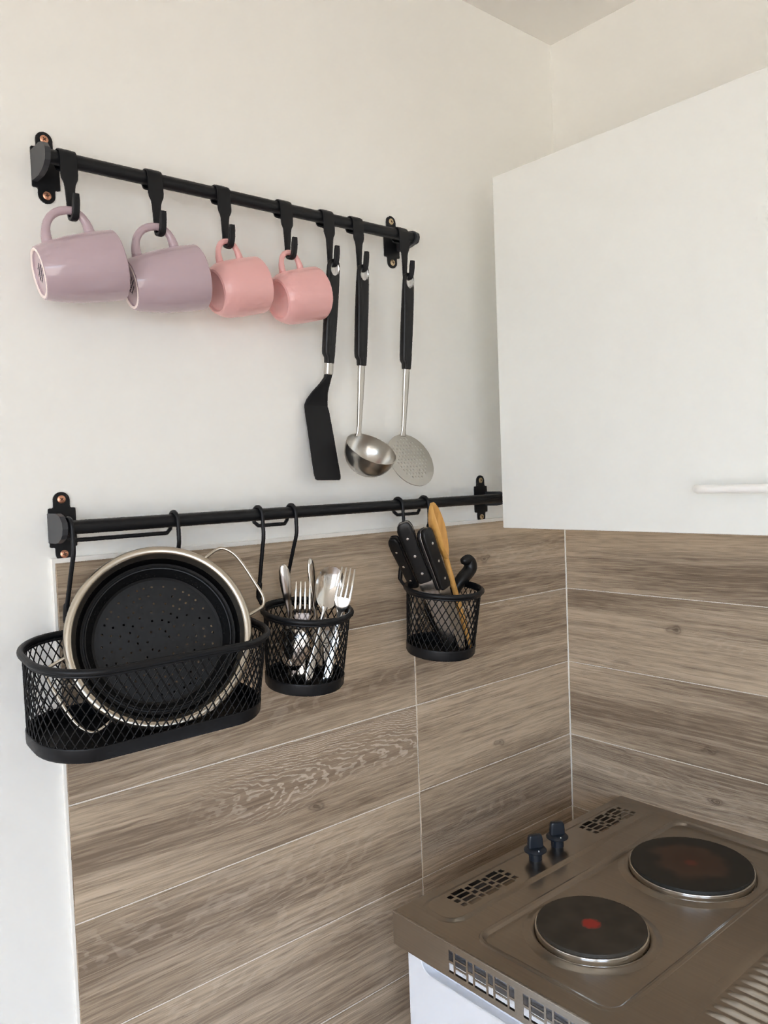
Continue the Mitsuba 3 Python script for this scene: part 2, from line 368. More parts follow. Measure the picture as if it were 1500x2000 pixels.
zz = HZ - 0.003 + prof[None, :] * ramp[:, None] - 0.044 * np.clip((1 - sinkr) / 0.12, 0, 1)
gx, gy = np.meshgrid(dx, dy)
ii = (np.arange(159)[:, None] * 480 + np.arange(479)[None, :]).ravel()
drain = tm(np.stack([gx, gy, zz], -1).reshape(-1, 3), np.vstack([np.stack([ii, ii + 480, ii + 481], 1), np.stack([ii, ii + 481, ii + 1], 1)]))
# front apron with its slots, and the folded edges
def apron_slots():
    out = []
    for g0 in (0.236, 0.366, 0.496, 0.626, 0.756):
        y = g0
        for k in range(7):
            w = 0.0078 if k % 2 == 0 else 0.0195
            if k % 2 == 0: rows = ((0.8755, 0.8885), (0.8590, 0.8715))
            else: rows = ((0.8812, 0.8890), (0.8700, 0.8782), (0.8590, 0.8668))
            for a, b in rows: out.append(sbox(y, a, y + w, b).buffer(0.0005))
            y += w + 0.0042
    return union_all(out)
apr = extr(sbox(-HG, 0.8510, -HY1, HZ - 0.0022).difference(apron_slots()), 0.001)      # in (-y, z)
apr.vertices = np.stack([HX + apr.vertices[:, 2], -apr.vertices[:, 0], apr.vertices[:, 1]], 1); apr.invert()
edge = []
th = np.linspace(0, np.pi / 2, 6)
fold = [(HX + 0.0022 - 0.0022 * math.cos(t), HZ - 0.0022 + 0.0022 * math.sin(t)) for t in th]
edge.append(loft([[(x, HG, z) for x, z in fold], [(x, HY1, z) for x, z in fold]], cap=False, closed_ring=False))
fold = [(HG - 0.0022 + 0.0022 * math.cos(t), HZ - 0.0022 + 0.0022 * math.sin(t)) for t in th]
edge.append(loft([[(HX + 0.001, y, z) for y, z in fold], [(-0.0075, y, z) for y, z in fold]], cap=False, closed_ring=False))
edge.append(bx(HX + 0.001, -0.0075, HG - 0.001, HG, 0.851, HZ - 0.0022))
edge.append(bx(HX, HX + 0.012, HY1, HG, 0.850, 0.851))
add('worktop', cat(*flat, *edge), 'steel_hob', hob, smooth=32)
add('drainer', drain, 'steel_hob', hob, smooth=True, label='fluted draining area')
add('front_apron', apr, 'steel_hob', hob, smooth=False, label='front edge with rows of vent slots')
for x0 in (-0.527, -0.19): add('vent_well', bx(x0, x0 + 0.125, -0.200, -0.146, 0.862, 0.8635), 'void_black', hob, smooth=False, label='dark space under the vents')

def hotplate(c, R, mat, parent, h):
    M = MT(c[0], c[1], 0)
    base = ZB
    w = add('pressed_ring', lathe([(R + 0.017, base - 0.0002), (R + 0.013, base + 0.0006), (R + 0.0085, base + 0.0030), (R + 0.0055, base + 0.0040), (R + 0.0025, base + 0.0034), (R + 0.0005, base + 0.0014), (R - 0.002, base - 0.003)], 96), 'steel_hob', parent, smooth=True, M=M)
    hp = add('hotplate', lathe([(R - 0.0040, base + 0.004), (R - 0.0032, base + h - 0.0022), (R - 0.0036, base + h - 0.0008), (R - 0.0050, base + h), (R - 0.016, base + h + 0.0002), (0.024, base + h - 0.0002), (0.0225, base + h - 0.0011), (0.0, base + h - 0.0012)], 96), mat, parent, smooth=35, M=M)
    add('trim_ring', lathe([(R - 0.0010, base - 0.001), (R - 0.0004, base + 0.0088), (R - 0.0012, base + 0.0102), (R - 0.0028, base + 0.0106), (R - 0.0040, base + 0.0094)], 96), 'steel_polished', hp, smooth=35, M=M, label='bright steel ring around the plate')
    return hp
h1 = hotplate(B1, R1, 'iron', hob, 0.0155)
labels[h1] = {'label': 'smaller black iron hotplate with a red centre spot'}
add('red_spot', lathe([(0.0142, ZB + 0.0155 - 0.0010), (0.0, ZB + 0.0155 - 0.0008)], 40), 'red_paint', h1, smooth=True, M=MT(*B1, 0), label='worn red centre spot')
h2 = hotplate(B2, R2, 'iron_stained', hob, 0.0155)
labels[h2] = {'label': 'larger iron hotplate with brown burnt-on stains'}
def knob(x, y, turn):
    M = MT(x, y, HZ + 0.0030) @ rot([0, 0, 1], turn)
    k = add('knob', solid([(0, 0.0), (0.0105, 0.0), (0.011, 0.012), (0.0165, 0.0135), (0.0185, 0.0150), (0.0187, 0.0165), (0.0165, 0.0192), (0.0125, 0.0215), (0, 0.022)], 40), 'knob_plastic', hob, smooth=35, M=M, label='dark blue-black rotary knob')
    fin = spindle([(0.020, 0.0125, 0.026, 0, 0), (0.028, 0.0115, 0.0255, 0, 0), (0.0375, 0.010, 0.024, 0, 0), (0.0405, 0.0088, 0.0215, 0, 0), (0.0416, 0.006, 0.017, 0, 0)], 20, 5)
    add('grip', fin, 'knob_plastic', k, smooth=35, M=M)
    add('pointer_dot', cyl(0.0011, 0.001, (0.0042, -0.0150, 0.0200), (0.2, -0.6, 0.8), 10), 'white_mark', k, smooth=False, M=MT(x, y, HZ + 0.0030) @ rot([0, 0, 1], -45), label='white dot')
knob(-0.3335, -0.1735, 62)
knob(-0.2695, -0.1690, 58)

# fridge below the cooktop
FX = -0.585
fr = thing('fridge', 'white undercounter fridge with a moulded grip, below the cooktop front', 'fridge')
YF0, YF1 = -0.131, -0.63
add('body', rbox(FX + 0.036, -0.02, YF1, YF0, 0.03, 0.848, 0.004), 'enamel_white', fr)
def door_mesh():
    import manifold3d as mf
    d = rbox(FX, FX + 0.034, YF1, YF0, 0.05, 0.846, 0.006)
    # a long scoop under the top edge, rounded at its ends
    sc = Polygon(rrect(0.436, 0.060, 0.020, 10) + [0.2495, 0.851])
    s = extr(sc, 0.018)
    s.vertices = np.stack([FX - 0.004 + s.vertices[:, 2], YF0 - s.vertices[:, 0], s.vertices[:, 1]], 1); s.fix_normals()
    return cut(d, s)
dk = add('door', door_mesh(), 'enamel_white', fr, smooth=25)
lip = np.array([q for q in even(rrect(0.438, 0.062, 0.021, 10) + [0.2495, 0.851], 400) if q[1] < 0.843]); lip = lip[np.argsort(-np.arctan2(lip[:, 1] - 0.9, lip[:, 0] - 0.2495))]
add('grip_lip', tube(np.stack([np.full(len(lip), FX + 0.0006), YF0 - lip[:, 0], lip[:, 1]], 1), 0.0018, 8), 'enamel_white', dk, smooth=True)
cb = thing('base_cabinet', 'white base cabinet beside the fridge under the draining area', 'cabinet')
add('carcass', bx(FX + 0.02, -0.02, HY1 + 0.005, YF1 - 0.004, 0.0, 0.848), 'lacquer_white', cb, smooth=False)
add('door', rbox(FX, FX + 0.018, HY1 + 0.006, YF1 - 0.006, 0.05, 0.846, 0.0015), 'lacquer_white', cb)

# ---------------------------------------------------------------- rails
RY, RR = -0.039, 0.0085
def plate_poly():
    c = [(-0.0148, -0.024), (-0.0140, 0.024), (0.0140, 0.024), (0.0148, -0.024)]
    mid = Polygon([(-0.015, -0.0235), (-0.015, 0.0215), (0.015, 0.0215), (0.015, -0.0235)]).buffer(0.0015)
    lobes = [Point(0, s * 0.0325).buffer(0.0100, quad_segs=12).union(sbox(-0.0100, min(0, s * 0.0325), 0.0100, max(0, s * 0.0325))) for s in (1, -1)]
    return union_all([mid, *lobes]).buffer(0.002).buffer(-0.004).buffer(0.002)
pm = extr(plate_poly(), 0.0022); PLATE = tm(np.stack([pm.vertices[:, 0], -pm.vertices[:, 2], pm.vertices[:, 1]], 1), pm.faces[:, ::-1])
def arm_mesh(s):
    """End holder: a block from plate to rod, its outer end s a flat face with a rounded front."""
    pts = [(0.0, -0.0185), (0.0, 0.0165), (-0.030, 0.0165), (-0.041, 0.0135), (-0.0490, 0.006), (-0.0500, -0.001), (-0.0480, -0.008), (-0.042, -0.0130), (-0.034, -0.0165), (-0.024, -0.0185)]
    m = extr(Polygon(pts).buffer(0.001).buffer(-0.0005), 0.0065)           # in (y, z)
    v = np.stack([m.vertices[:, 2], m.vertices[:, 0], m.vertices[:, 1]], 1)
    return tm(v, m.faces)
ARM = arm_mesh(1)
SCREW = solid([(0, 0), (0.0050, 0), (0.0050, 0.0006), (0.0036, 0.0016), (0, 0.0019)], 24)
CROSS = cat(trimesh.creation.box((0.0045, 0.0011, 0.0004)), trimesh.creation.box((0.0011, 0.0045, 0.0004)))
def rail(cx, z, half, label, screws):
    t = thing('wall_rail', label, 'rail')
    b0 = 0.2785 if half < 0.3 else 0.3785
    add('rod', cat(cyl(RR, 2 * half + 0.004, (cx, RY, z), (1, 0, 0), 28)), 'black_metal', t, smooth=35)
    for i, s in enumerate((-1, 1)):
        x = cx + s * b0
        b = add('bracket', PLATE, 'black_metal', t, smooth=False, M=MT(x, 0, z))
        add('end_holder', ARM, 'holder_grey', b, smooth=25, M=MT(cx + s * (half + 0.002) - 0.0033, -0.0015, z) @ np.diag([1, 1, 1.0 if s < 0 else 0.72, 1]))
        if s > 0: add('end_cap', solid([(0, 0), (0.0098, 0.0), (0.0102, 0.0015), (0.0096, 0.004), (0, 0.0046)], 28), 'black_metal', b, smooth=35,
            M=MT(cx + s * (half + 0.0045), RY, z) @ rot([0, 1, 0], 90 * s))
        for dz in (0.0335, -0.0335):
            k = add('screw', SCREW, screws[i], b, smooth=35, M=MT(x, -0.0022, z + dz) @ rot([1, 0, 0], 90))
            add('slot', CROSS, 'screw_recess', k, smooth=False, M=MT(x, -0.0041, z + dz) @ rot([1, 0, 0], 90) @ rot([0, 0, 1], 30 + 500 * dz))
ZU, ZL = 1.9256, 1.4920
rail(-0.7249, ZU, 0.290, 'upper black wall rail that carries the mugs and long utensils', ('copper', 'brass'))
rail(-0.6275, ZL, 0.391, 'lower black wall rail that carries the three wire baskets', ('copper', 'brass'))

# ---------------------------------------------------------------- strap hooks on the upper rail
def ribbon(path, w, t, n=12):
    P = np.asarray(path, float); tg = np.gradient(P, axis=0); tg /= np.linalg.norm(tg, axis=1)[:, None]
    nm = np.stack([-tg[:, 1], tg[:, 0]], 1); rings = []
    a = np.arange(n) * 2 * np.pi / n; c, s = np.cos(a), np.sin(a); e = 4
    c, s = np.sign(c) * np.abs(c) ** (2 / e), np.sign(s) * np.abs(s) ** (2 / e)
    for k in range(len(P)):
        o = P[k] + nm[k] * (s * t[k] / 2)[:, None]
        rings.append(np.column_stack([c * w[k] / 2, o]))
    return loft(rings)
hp = [(0.0040, -0.0120), (0.0075, -0.0090), (0.0102, 0.0005), (0.0078, 0.0072), (0.0, 0.0103), (-0.0076, 0.0072), (-0.0103, 0.0), (-0.0106, -0.012), (-0.0106, -0.024), (-0.0104, -0.032), (-0.0100, -0.046), (-0.0096, -0.059),
      (-0.0098, -0.0672), (-0.0120, -0.0718), (-0.0172, -0.0733), (-0.0222, -0.0716), (-0.0252, -0.0655), (-0.0270, -0.0555), (-0.0282, -0.0470)]
hw = [0.017, 0.019, 0.021, 0.021, 0.021, 0.021, 0.021, 0.021, 0.0205, 0.0140, 0.0110, 0.0090, 0.0085, 0.0085, 0.0085, 0.0085, 0.0085, 0.0085, 0.0070]
ht = [0.0026] * 10 + [0.003, 0.0034, 0.0040, 0.0046, 0.0048, 0.0050, 0.0054, 0.0058, 0.0050]
q = smoothpath(np.column_stack([hp, hw, ht]), 4)
HOOK = ribbon(q[:, :2], q[:, 2], q[:, 3])
HOOKS = [-0.993, -0.885, -0.7875, -0.6875, -0.6125, -0.5565, -0.4625]
HOLD = ['holding the first lilac mug', 'holding the second lilac mug', 'holding the first pink mug', 'holding the second pink mug', 'holding the black turner', 'holding the steel ladle', 'holding the steel skimmer']
for x, s in zip(HOOKS, HOLD):
    k = add('rail_hook', HOOK, 'black_metal', smooth=40, M=MT(x, RY, ZU))
    labels[k] = {'label': 'black strap hook on the upper rail ' + s, 'category': 'hook', 'group': 'hooks on the upper rail'}

# ---------------------------------------------------------------- mugs
def mug_parts(prof_out, h, wall, foot, attach, reach, tr):
    """Body (closed lathe along z, foot at 0), handle as a D-shaped tube on the +x side, foot ring."""
    po = np.array(prof_out, float)
    rb = np.interp(h, po[:, 1], po[:, 0])
    inner = [(max(r - wall, 0.0), z) for r, z in po if z > 0.010][::-1]
    prof = [(0, 0.0030), (foot - 0.004, 0.0030), (foot - 0.0030, 0.0006), (foot, 0.0006)] + [(r, z) for r, z in po if z > 0.0008] + [(rb - wall * 0.3, h + 0.0012), (rb - wall * 0.8, h + 0.0008)] + inner + [(inner[-1][0] * 0.8, 0.0075), (0, 0.007)]
    body = solid(prof, 72)
    (z0, z1) = attach
    r0, r1 = np.interp(z0, po[:, 1], po[:, 0]) - 0.002, np.interp(z1, po[:, 1], po[:, 0]) - 0.002
    zc, hz = (z0 + z1) / 2, (z1 - z0) / 2
    tt = np.linspace(0, np.pi, 41)
    sn, cs = np.sin(tt), -np.cos(tt)
    ctr = np.stack([r0 + (r1 - r0) * (cs + 1) / 2 + reach * sn ** 0.8, 0 * tt, zc + hz * np.sign(cs) * np.abs(cs) ** 0.9], 1)
    tg = np.gradient(ctr, axis=0); tg /= np.linalg.norm(tg, axis=1)[:, None]
    a = np.arange(14) * 2 * np.pi / 14; rings = []
    k = len(ctr); fl = 1 + 0.35 * np.clip(1 - np.minimum(np.arange(k), k - 1 - np.arange(k)) / 6, 0, 1)
    for i in range(k):
        nrm = np.cross(tg[i], [0, 1, 0])
        rings.append(ctr[i] + fl[i] * (tr * 0.84 * np.cos(a)[:, None] * np.array([0, 1, 0]) + tr * 0.86 * np.sin(a)[:, None] * nrm))
    ring = solid([(foot - 0.0030, 0.0008), (foot - 0.0026, -0.0002), (foot - 0.0006, -0.0002), (foot + 0.0003, 0.0008), (foot - 0.0030, 0.0009)], 64) if False else lathe([(foot - 0.0034, 0.0012), (foot - 0.0028, -0.0001), (foot - 0.0010, -0.0003), (foot + 0.0002, 0.0010)], 64)
    return body, loft(rings), ring
LIL = mug_parts([(0.0282, 0.0), (0.0295, 0.0012), (0.0322, 0.009), (0.0351, 0.022), (0.0380, 0.040), (0.0398, 0.060), (0.0407, 0.078), (0.0406, 0.091)], 0.091, 0.0042, 0.0284, (0.019, 0.069), 0.0320, 0.0055)
PNK = mug_parts([(0.0278, 0.0), (0.0292, 0.0012), (0.0322, 0.006), (0.0352, 0.012), (0.0368, 0.020), (0.0376, 0.036), (0.0379, 0.054), (0.0376, 0.069)], 0.069, 0.0040, 0.0280, (0.020, 0.051), 0.0265, 0.0043)
stamp = []
for j, (yy, L) in enumerate(((0.006, 0.016), (0.001, 0.024), (-0.004, 0.022), (-0.009, 0.012))):
    x = -L / 2
    while x < L / 2:
        w = 0.0008 + 0.0014 * rng.random(); hgt = 0.0014 + 0.0018 * rng.random()
        stamp.append(xf(trimesh.creation.box((w, hgt, 0.0003)), MT(x, yy, 0.0029))); x += w + 0.0006
STAMP = cat(*stamp)
def mug(parts, mat, hook_x, rel, pitch, yaw, label, group, mark, footmat):
    p, w = math.radians(pitch), math.radians(yaw)
    d = np.array([math.cos(p) * math.cos(w), math.cos(p) * math.sin(w), math.sin(p)])
    u = unit(np.array([0, 0, 1]) - d * d[2])
    M = frame((hook_x + rel[0], rel[1], rel[2]), u, np.cross(d, u), d)
    t = thing('mug', label, 'mug', group)
    add('body', parts[0], mat, t, smooth=40, M=M)
    add('handle', parts[1], mat, t, smooth=True, M=M)
    add('foot_ring', parts[2], footmat, t, smooth=True, M=M, label='pale unglazed foot ring')
    if mark: add('stamp', STAMP, 'ink', t, smooth=False, M=M @ rot([0, 0, 1], 70), label='dark printed stamp on the base')
MY, MP = -0.0500, -0.0545
mug(LIL, 'lilac_glaze', HOOKS[0], (-0.0415, MY, 1.7852), 12, -8, 'lilac stoneware mug hanging leftmost, base with dark stamp in full view', 'lilac mugs', True, 'foot_white')
mug(LIL, 'lilac_glaze', HOOKS[1], (-0.0415, MY, 1.7850), 12, -8, 'lilac mug hanging second on the rail, base half hidden behind its twin', 'lilac mugs', True, 'foot_white')
mug(PNK, 'pink_glaze', HOOKS[2], (-0.0245, MP, 1.7902), 14, -2, 'pink mug with a small loop handle, hanging next to the lilac pair', 'pink mugs', False, 'pink_glaze')
mug(PNK, 'pink_glaze', HOOKS[3], (-0.0250, MP, 1.7906), 14, -2, 'pink mug with a small loop handle, hanging just before the black turner', 'pink mugs', False, 'pink_glaze')

# ---------------------------------------------------------------- long utensils on the upper rail
ZH = ZU - 0.0748                                     # centre of the hanging hole
def place(o, bottom, roll=0.0):
    """Frame at o whose -z runs to the point bottom; local -y faces the room."""
    z = unit(np.asarray(o) - np.asarray(bottom)); y = unit(np.array([0, 1.0, 0]) - z * z[1])
    return frame(o, np.cross(y, z), y, z) @ rot([0, 0, 1], roll)
HOLE = MT(0, 0, -0.0040) @ np.diag([1, 1, 1.45, 1])
def grip_mesh():
    s = [(0.0105, 0.006, 0.0045, 0, 0), (0.0098, 0.013, 0.0060, 0, 0), (0.006, 0.0195, 0.0070, 0, 0), (0.0, 0.0218, 0.0076, 0, 0), (-0.02, 0.0222, 0.0105, 0, 0), (-0.06, 0.0216, 0.0135, 0, 0), (-0.10, 0.0205, 0.0140, 0, 0), (-0.120, 0.0200, 0.0138, 0, 0),
         (-0.1275, 0.0195, 0.0135, 0.0004, 0), (-0.1325, 0.0150, 0.0125, 0.0022, 0), (-0.1400, 0.0142, 0.0118, 0.0024, 0), (-0.1408, 0.0128, 0.0105, 0.0024, 0)]
    m = spindle(s, 24, 3.2)
    return cut(m, xf(cyl(0.0066, 0.04, (0, 0, 0), (0, 1, 0), 32), HOLE))
GRIP = grip_mesh()
EYE = xf(lathe([(0.0064, -0.0038), (0.0075, -0.0045), (0.0075, -0.0034), (0.0060, -0.0034), (0.0060, 0.0034), (0.0075, 0.0034), (0.0075, 0.0045), (0.0064, 0.0038)], 32), HOLE @ rot([1, 0, 0], 90))
HY = RY - 0.0172
def grip(t, M):
    g = add('handle', GRIP, 'black_plastic', t, smooth=35, M=M, label='black plastic handle')
    add('eyelet', EYE, 'chrome', g, smooth=35, M=M, label='chrome ring of the hanging hole')
tz = 0.0024
# turner
t = thing('turner', 'black nylon kitchen turner hanging beside the last pink mug', 'turner')
M = place((HOOKS[4], HY, ZH), (HOOKS[4] - 0.004, -0.038, 1.709))
grip(t, M)
add('ferrule', spindle([(-0.1395, 0.0122, 0.0098, tz, 0), (-0.1410, 0.0136, 0.0112, tz, 0), (-0.1560, 0.0140, 0.0115, tz, 0), (-0.1575, 0.0126, 0.0100, tz, 0)], 24, 2.4), 'steel', t, smooth=35, M=M, label='steel ferrule')
hd = [(-0.1565, 0.0118, 0.0092, tz, 0), (-0.163, 0.0120, 0.0085, 0.0015, 0.001), (-0.172, 0.0185, 0.0062, 0.0005, 0.0060), (-0.184, 0.0290, 0.0042, -0.001, 0.0140), (-0.196, 0.0395, 0.0034, -0.001, 0.0205),
      (-0.2045, 0.0440, 0.0030, -0.001, 0.0225), (-0.212, 0.0465, 0.0028, -0.001, 0.0195), (-0.25, 0.0480, 0.0026, 0, 0.0060), (-0.29, 0.0495, 0.0024, 0.0005, -0.0080), (-0.3080, 0.0500, 0.0022, 0.001, -0.0145), (-0.3130, 0.0478, 0.0020, 0.001, -0.0163), (-0.3148, 0.0420, 0.0016, 0.001, -0.0170)]
add('blade', spindle(hd, 24, 3.4), 'black_nylon', t, smooth=28, M=M)
# ladle
def shaft(z1):
    return spindle([(-0.1385, 0.0120, 0.0085, tz, 0), (-0.150, 0.0128, 0.0080, tz, 0), (-0.19, 0.0108, 0.0070, 0.0018, 0), (-0.23, 0.0088, 0.0060, 0.001, 0), (z1 + 0.008, 0.0082, 0.0052, 0.0005, 0), (z1, 0.0125, 0.0034, 0.0004, -0.0004)], 18, 2.3)
t = thing('ladle', 'stainless steel ladle with black handle, its round bowl tipped forward', 'ladle')
M = place((HOOKS[5], HY, ZH), (HOOKS[5] - 0.002, -0.033, 1.603))
grip(t, M)
add('shaft', shaft(-0.249), 'steel', t, smooth=35, M=M)
def bowl(R, depth, th, n=56):
    a = np.linspace(0, np.pi / 2, 14)
    out = [(R * math.cos(x) ** 0.85, -depth * math.sin(x)) for x in a]; out[-1] = (0, -depth)
    inn = [((R - th) * math.cos(x) ** 0.85, -(depth - th) * math.sin(x)) for x in a[::-1]]; inn[0] = (0, -(depth - th))
    return solid(out[::-1] + [(R + 0.0004, 0.0008), (R - th, 0.0008)] + inn[::-1], n)
aL = math.radians(33)
BM = frame((0, -0.0395 * math.cos(aL) + 0.0005, -0.249 - 0.0395 * math.sin(aL) + 0.003), (1, 0, 0), (0, math.cos(aL), math.sin(aL)), (0, -math.sin(aL), math.cos(aL)))
add('bowl', bowl(0.0410, 0.043, 0.0012), 'steel', t, smooth=40, M=M @ BM)
# skimmer
t = thing('skimmer', 'flat round perforated steel skimmer with black handle, rightmost on the rail', 'skimmer')
M = place((HOOKS[6], HY, ZH), (HOOKS[6] - 0.002, -0.032, 1.603))
grip(t, M)
add('shaft', shaft(-0.248), 'steel', t, smooth=35, M=M)
disc = Point(0, 0).buffer(0.0465, quad_segs=24)
holes = [Point(0.0068 * i + 0.0034 * (j % 2), 0.0062 * j).buffer(0.0018, quad_segs=4) for i in range(-6, 7) for j in range(-6, 6) if math.hypot(0.0068 * i + 0.0034 * (j % 2), 0.0062 * j + 0.002) < 0.036]
dm = extr(disc.difference(union_all(holes)), 0.0012)
for _ in range(1):
    pass
aS = math.radians(30)
SM = frame((0, -0.046 * math.sin(aS) + 0.002, -0.2465 - 0.046 * math.cos(aS)), (1, 0, 0), (0, -math.sin(aS), -math.cos(aS)), (0, -math.cos(aS), math.sin(aS)))
add('disc', dm, 'steel', t, smooth=30, M=M @ SM, label='round perforated disc')

# ---------------------------------------------------------------- wire baskets on the lower rail
def basket(label, cx, cy, cz, L, D, R, tilt, h, L2, D2, R2, N, hooks, group, zs):
    t = thing('wire_basket', label, 'basket', group)
    n = unit((0, -tilt, 1)); y = unit((0, 1, tilt)); M = frame((cx, cy, cz), (1, 0, 0), y, n)
    rim = even(rrect(L, D, R, 24), 160)
    add('rim', cat(tube(np.column_stack([rim, 0 * rim[:, 0]]), 0.0040, 12, closed=True), tube(np.column_stack([even(rrect(L - 0.003, D - 0.003, R - 0.0015, 24), 160), 0 * rim[:, 0] - 0.0052]), 0.0020, 8, closed=True)), 'black_metal', t, smooth=True, M=M)
    zb = -h + 0.017
    A, B = even(rrect(L - 0.004, D - 0.004, R - 0.002, 24), 960), even(rrect(L2, D2, R2, 24), 960)
    turn = (h - 0.017 - 0.003) / zs / N
    wires = []
    ts = np.linspace(0, 1, 9)
    for s in (-1, 1):
        for i in range(N):
            w = ((i / N + s * turn * ts) % 1.0) * 960; k = np.floor(w).astype(int); f = (w - k)[:, None]
            a = A[k % 960] * (1 - f) + A[(k + 1) % 960] * f; b = B[k % 960] * (1 - f) + B[(k + 1) % 960] * f
            p = a * (1 - ts)[:, None] + b * ts[:, None]
            wires.append(tube(np.column_stack([p, -0.003 + (zb + 0.003) * ts]), 0.00088, 4, cap=False))
    add('wire_mesh', cat(*wires), 'black_wire', t, smooth=True, M=M, kind='stuff', label='diamond wire mesh of the side')
    bo = lambda g: even(rrect(L2 + 2 * g, D2 + 2 * g, R2 + g, 24), 160)
    def rg(g, z): return np.column_stack([bo(g), np.full(160, z)])
    tray = loft([rg(-0.0012, zb - 0.001), rg(-0.0012, -h + 0.0012), rg(-0.010, -h + 0.0012)], cap=False)
    inn = extr(Polygon(bo(-0.004)), 0.0012, -h)
    tray2 = loft([rg(0.0010, zb + 0.0004), rg(0.0016, zb - 0.001), rg(0.0010, -h + 0.004), rg(-0.001, -h + 0.0008), rg(-0.004, -h)], cap=False)
    lip = loft([rg(-0.0012, zb - 0.001), rg(0.0, zb + 0.0008), rg(0.0010, zb + 0.0004)], cap=False)
    add('base_tray', cat(tray, inn, tray2, lip), 'black_metal', t, smooth=35, M=M, label='solid black base')
    Mi = M[:3, :3]
    def rimpt(x):
        k = np.argmin(np.abs(rim[:, 0] - (x - cx)) + 10 * (rim[:, 1] < 0)); return M[:3, :3] @ np.array([rim[k, 0], rim[k, 1], 0]) + M[:3, 3]
    legs = []
    wr = 0.0027
    for i, x in enumerate(hooks):
        r = rimpt(x); r = np.array([x, r[1], r[2]])
        yb = min(r[1] + 0.012, -0.0135)
        zl = r[2] + 0.012
        legs.append([(x, r[1], r[2] + 0.001), (x, (r[1] + yb) / 2, r[2] + 0.005), (x, yb, zl), (x, yb - 0.0006, zl + 0.006)] + [(x, (yb - 0.001) * (1 - f) + (RY - RR - 0.0045) * f, (zl + 0.010) * (1 - f) + (ZL - 0.026) * f) for f in (0.05, 0.25, 0.5, 0.75, 0.95)] + [(x, RY - RR - wr - 0.0006, ZL - 0.014)] +
                    [(x, RY - (RR + wr) * math.cos(a), ZL + (RR + wr) * math.sin(a)) for a in np.radians([0, 35, 65, 90, 115, 145, 180])] + [(x, RY + RR + wr, ZL - 0.0105)])
        add('sleeve', tube([(x, yb, zl + 0.001), (x, yb - 0.001, zl + 0.010), (x, yb - 0.004, zl + 0.02)], 0.0038, 10), 'black_plastic', t, smooth=True)
    s = np.sign(hooks[1] - hooks[0])
    yb2, zb2 = RY + RR + wr - 0.002, ZL - 0.0160
    bridge = [(hooks[0] + s * 0.006, yb2, zb2), ((hooks[0] + hooks[1]) / 2, yb2, zb2), (hooks[1] - s * 0.006, yb2, zb2)]
    path = np.vstack([smoothpath(np.array(legs[0]), 5), smoothpath(bridge, 4), smoothpath(np.array(legs[1]), 5)[::-1]])
    add('hanger', tube(path, wr, 10), 'black_metal', t, smooth=True, label='bent wire hanger hooked over the rail')
    return M
def tray_z(M, h, x, y): pass
MB = basket('long oval black wire basket holding the colander, leftmost of the three', -0.9423, -0.0980, 1.3545, 0.2869, 0.1532, 0.0656, 0.133, 0.106, 0.2779, 0.1309, 0.0573, 68, (-1.012, -0.877), None, 0.0182)
RC = 0.0612
M1 = basket('round black wire basket full of steel cutlery, between the other two', -0.7075, -0.0880, 1.3565, 2 * RC, 2 * RC, RC - 0.0004, 0.132, 0.106, 0.1085, 0.1085, 0.054, 33, (-0.750, -0.694), 'round wire baskets', 0.0185)
M2 = basket('round black wire basket with black knives and a wooden spoon, nearest the cabinet', -0.4395, -0.0890, 1.3560, 2 * RC, 2 * RC, RC - 0.0004, 0.122, 0.106, 0.1095, 0.1095, 0.0545, 33, (-0.487, -0.430), 'round wire baskets', 0.0185)

# ---------------------------------------------------------------- colander in the long basket
t = thing('colander', 'black non-stick colander with a steel rim and wire handles, standing in the long basket', 'colander')
ca = unit((-0.345, -0.890, 0.285))
cu = unit(np.cross([0, 0, 1], ca)); cv = np.cross(ca, cu)
CM = frame((-0.9335, -0.1050, 1.3590), cu, cv, ca) @ np.diag([0.962, 0.962, 0.962, 1])
RO = 0.1135
def colander_body():
    prof = [(0, -0.0500), (0.0790, -0.0500), (0.0820, -0.0480), (0.0872, -0.0245), (0.0884, -0.0225), (0.0898, -0.0222), (0.0908, -0.0235), (0.0925, -0.0240), (0.0950, -0.0222), (0.1040, -0.0020), (0.1050, -0.0020), (0.0962, -0.0236), (0.0930, -0.0256), (0.0900, -0.0256), (0.0886, -0.0262), (0.0834, -0.0494), (0.0795, -0.0514), (0, -0.0514)]
    b = solid(prof, 96); b.merge_vertices(); b.fix_normals()
    tools = []
    for r, n, o in ((0.014, 8, 0), (0.026, 14, 0.2), (0.037, 18, 0.1), (0.048, 24, 0.3), (0.059, 30, 0.0), (0.070, 36, 0.1)):
        for k in range(n):
            a = 2 * np.pi * (k + o + 0.25 * math.sin(5 * k + r * 100)) / n
            tools.append(cyl(0.00155, 0.01, (r * math.cos(a), r * math.sin(a), -0.0507), (0, 0, 1), 8))
    for k in range(72):
        a = 2 * np.pi * k / 72
        if k % 9 > 5: continue
        for rr, z in ((0.0834, -0.0424), (0.0852, -0.0345)):
            aa = a + (0.04 if z > -0.040 else 0)
            tools.append(cyl(0.0015, 0.012, (rr * math.cos(aa), rr * math.sin(aa), z), (0.94 * math.cos(aa), 0.94 * math.sin(aa), -0.33), 8))
    return cut(b, trimesh.util.concatenate(tools))
add('body', colander_body(), 'nonstick', t, smooth=30, M=CM, label='black perforated inside')
add('inner_wall', lathe([(0.0951, -0.0218), (0.1041, -0.0018)], 96), 'nonstick_gloss', t, smooth=True, M=CM, label='glossy black inner wall')
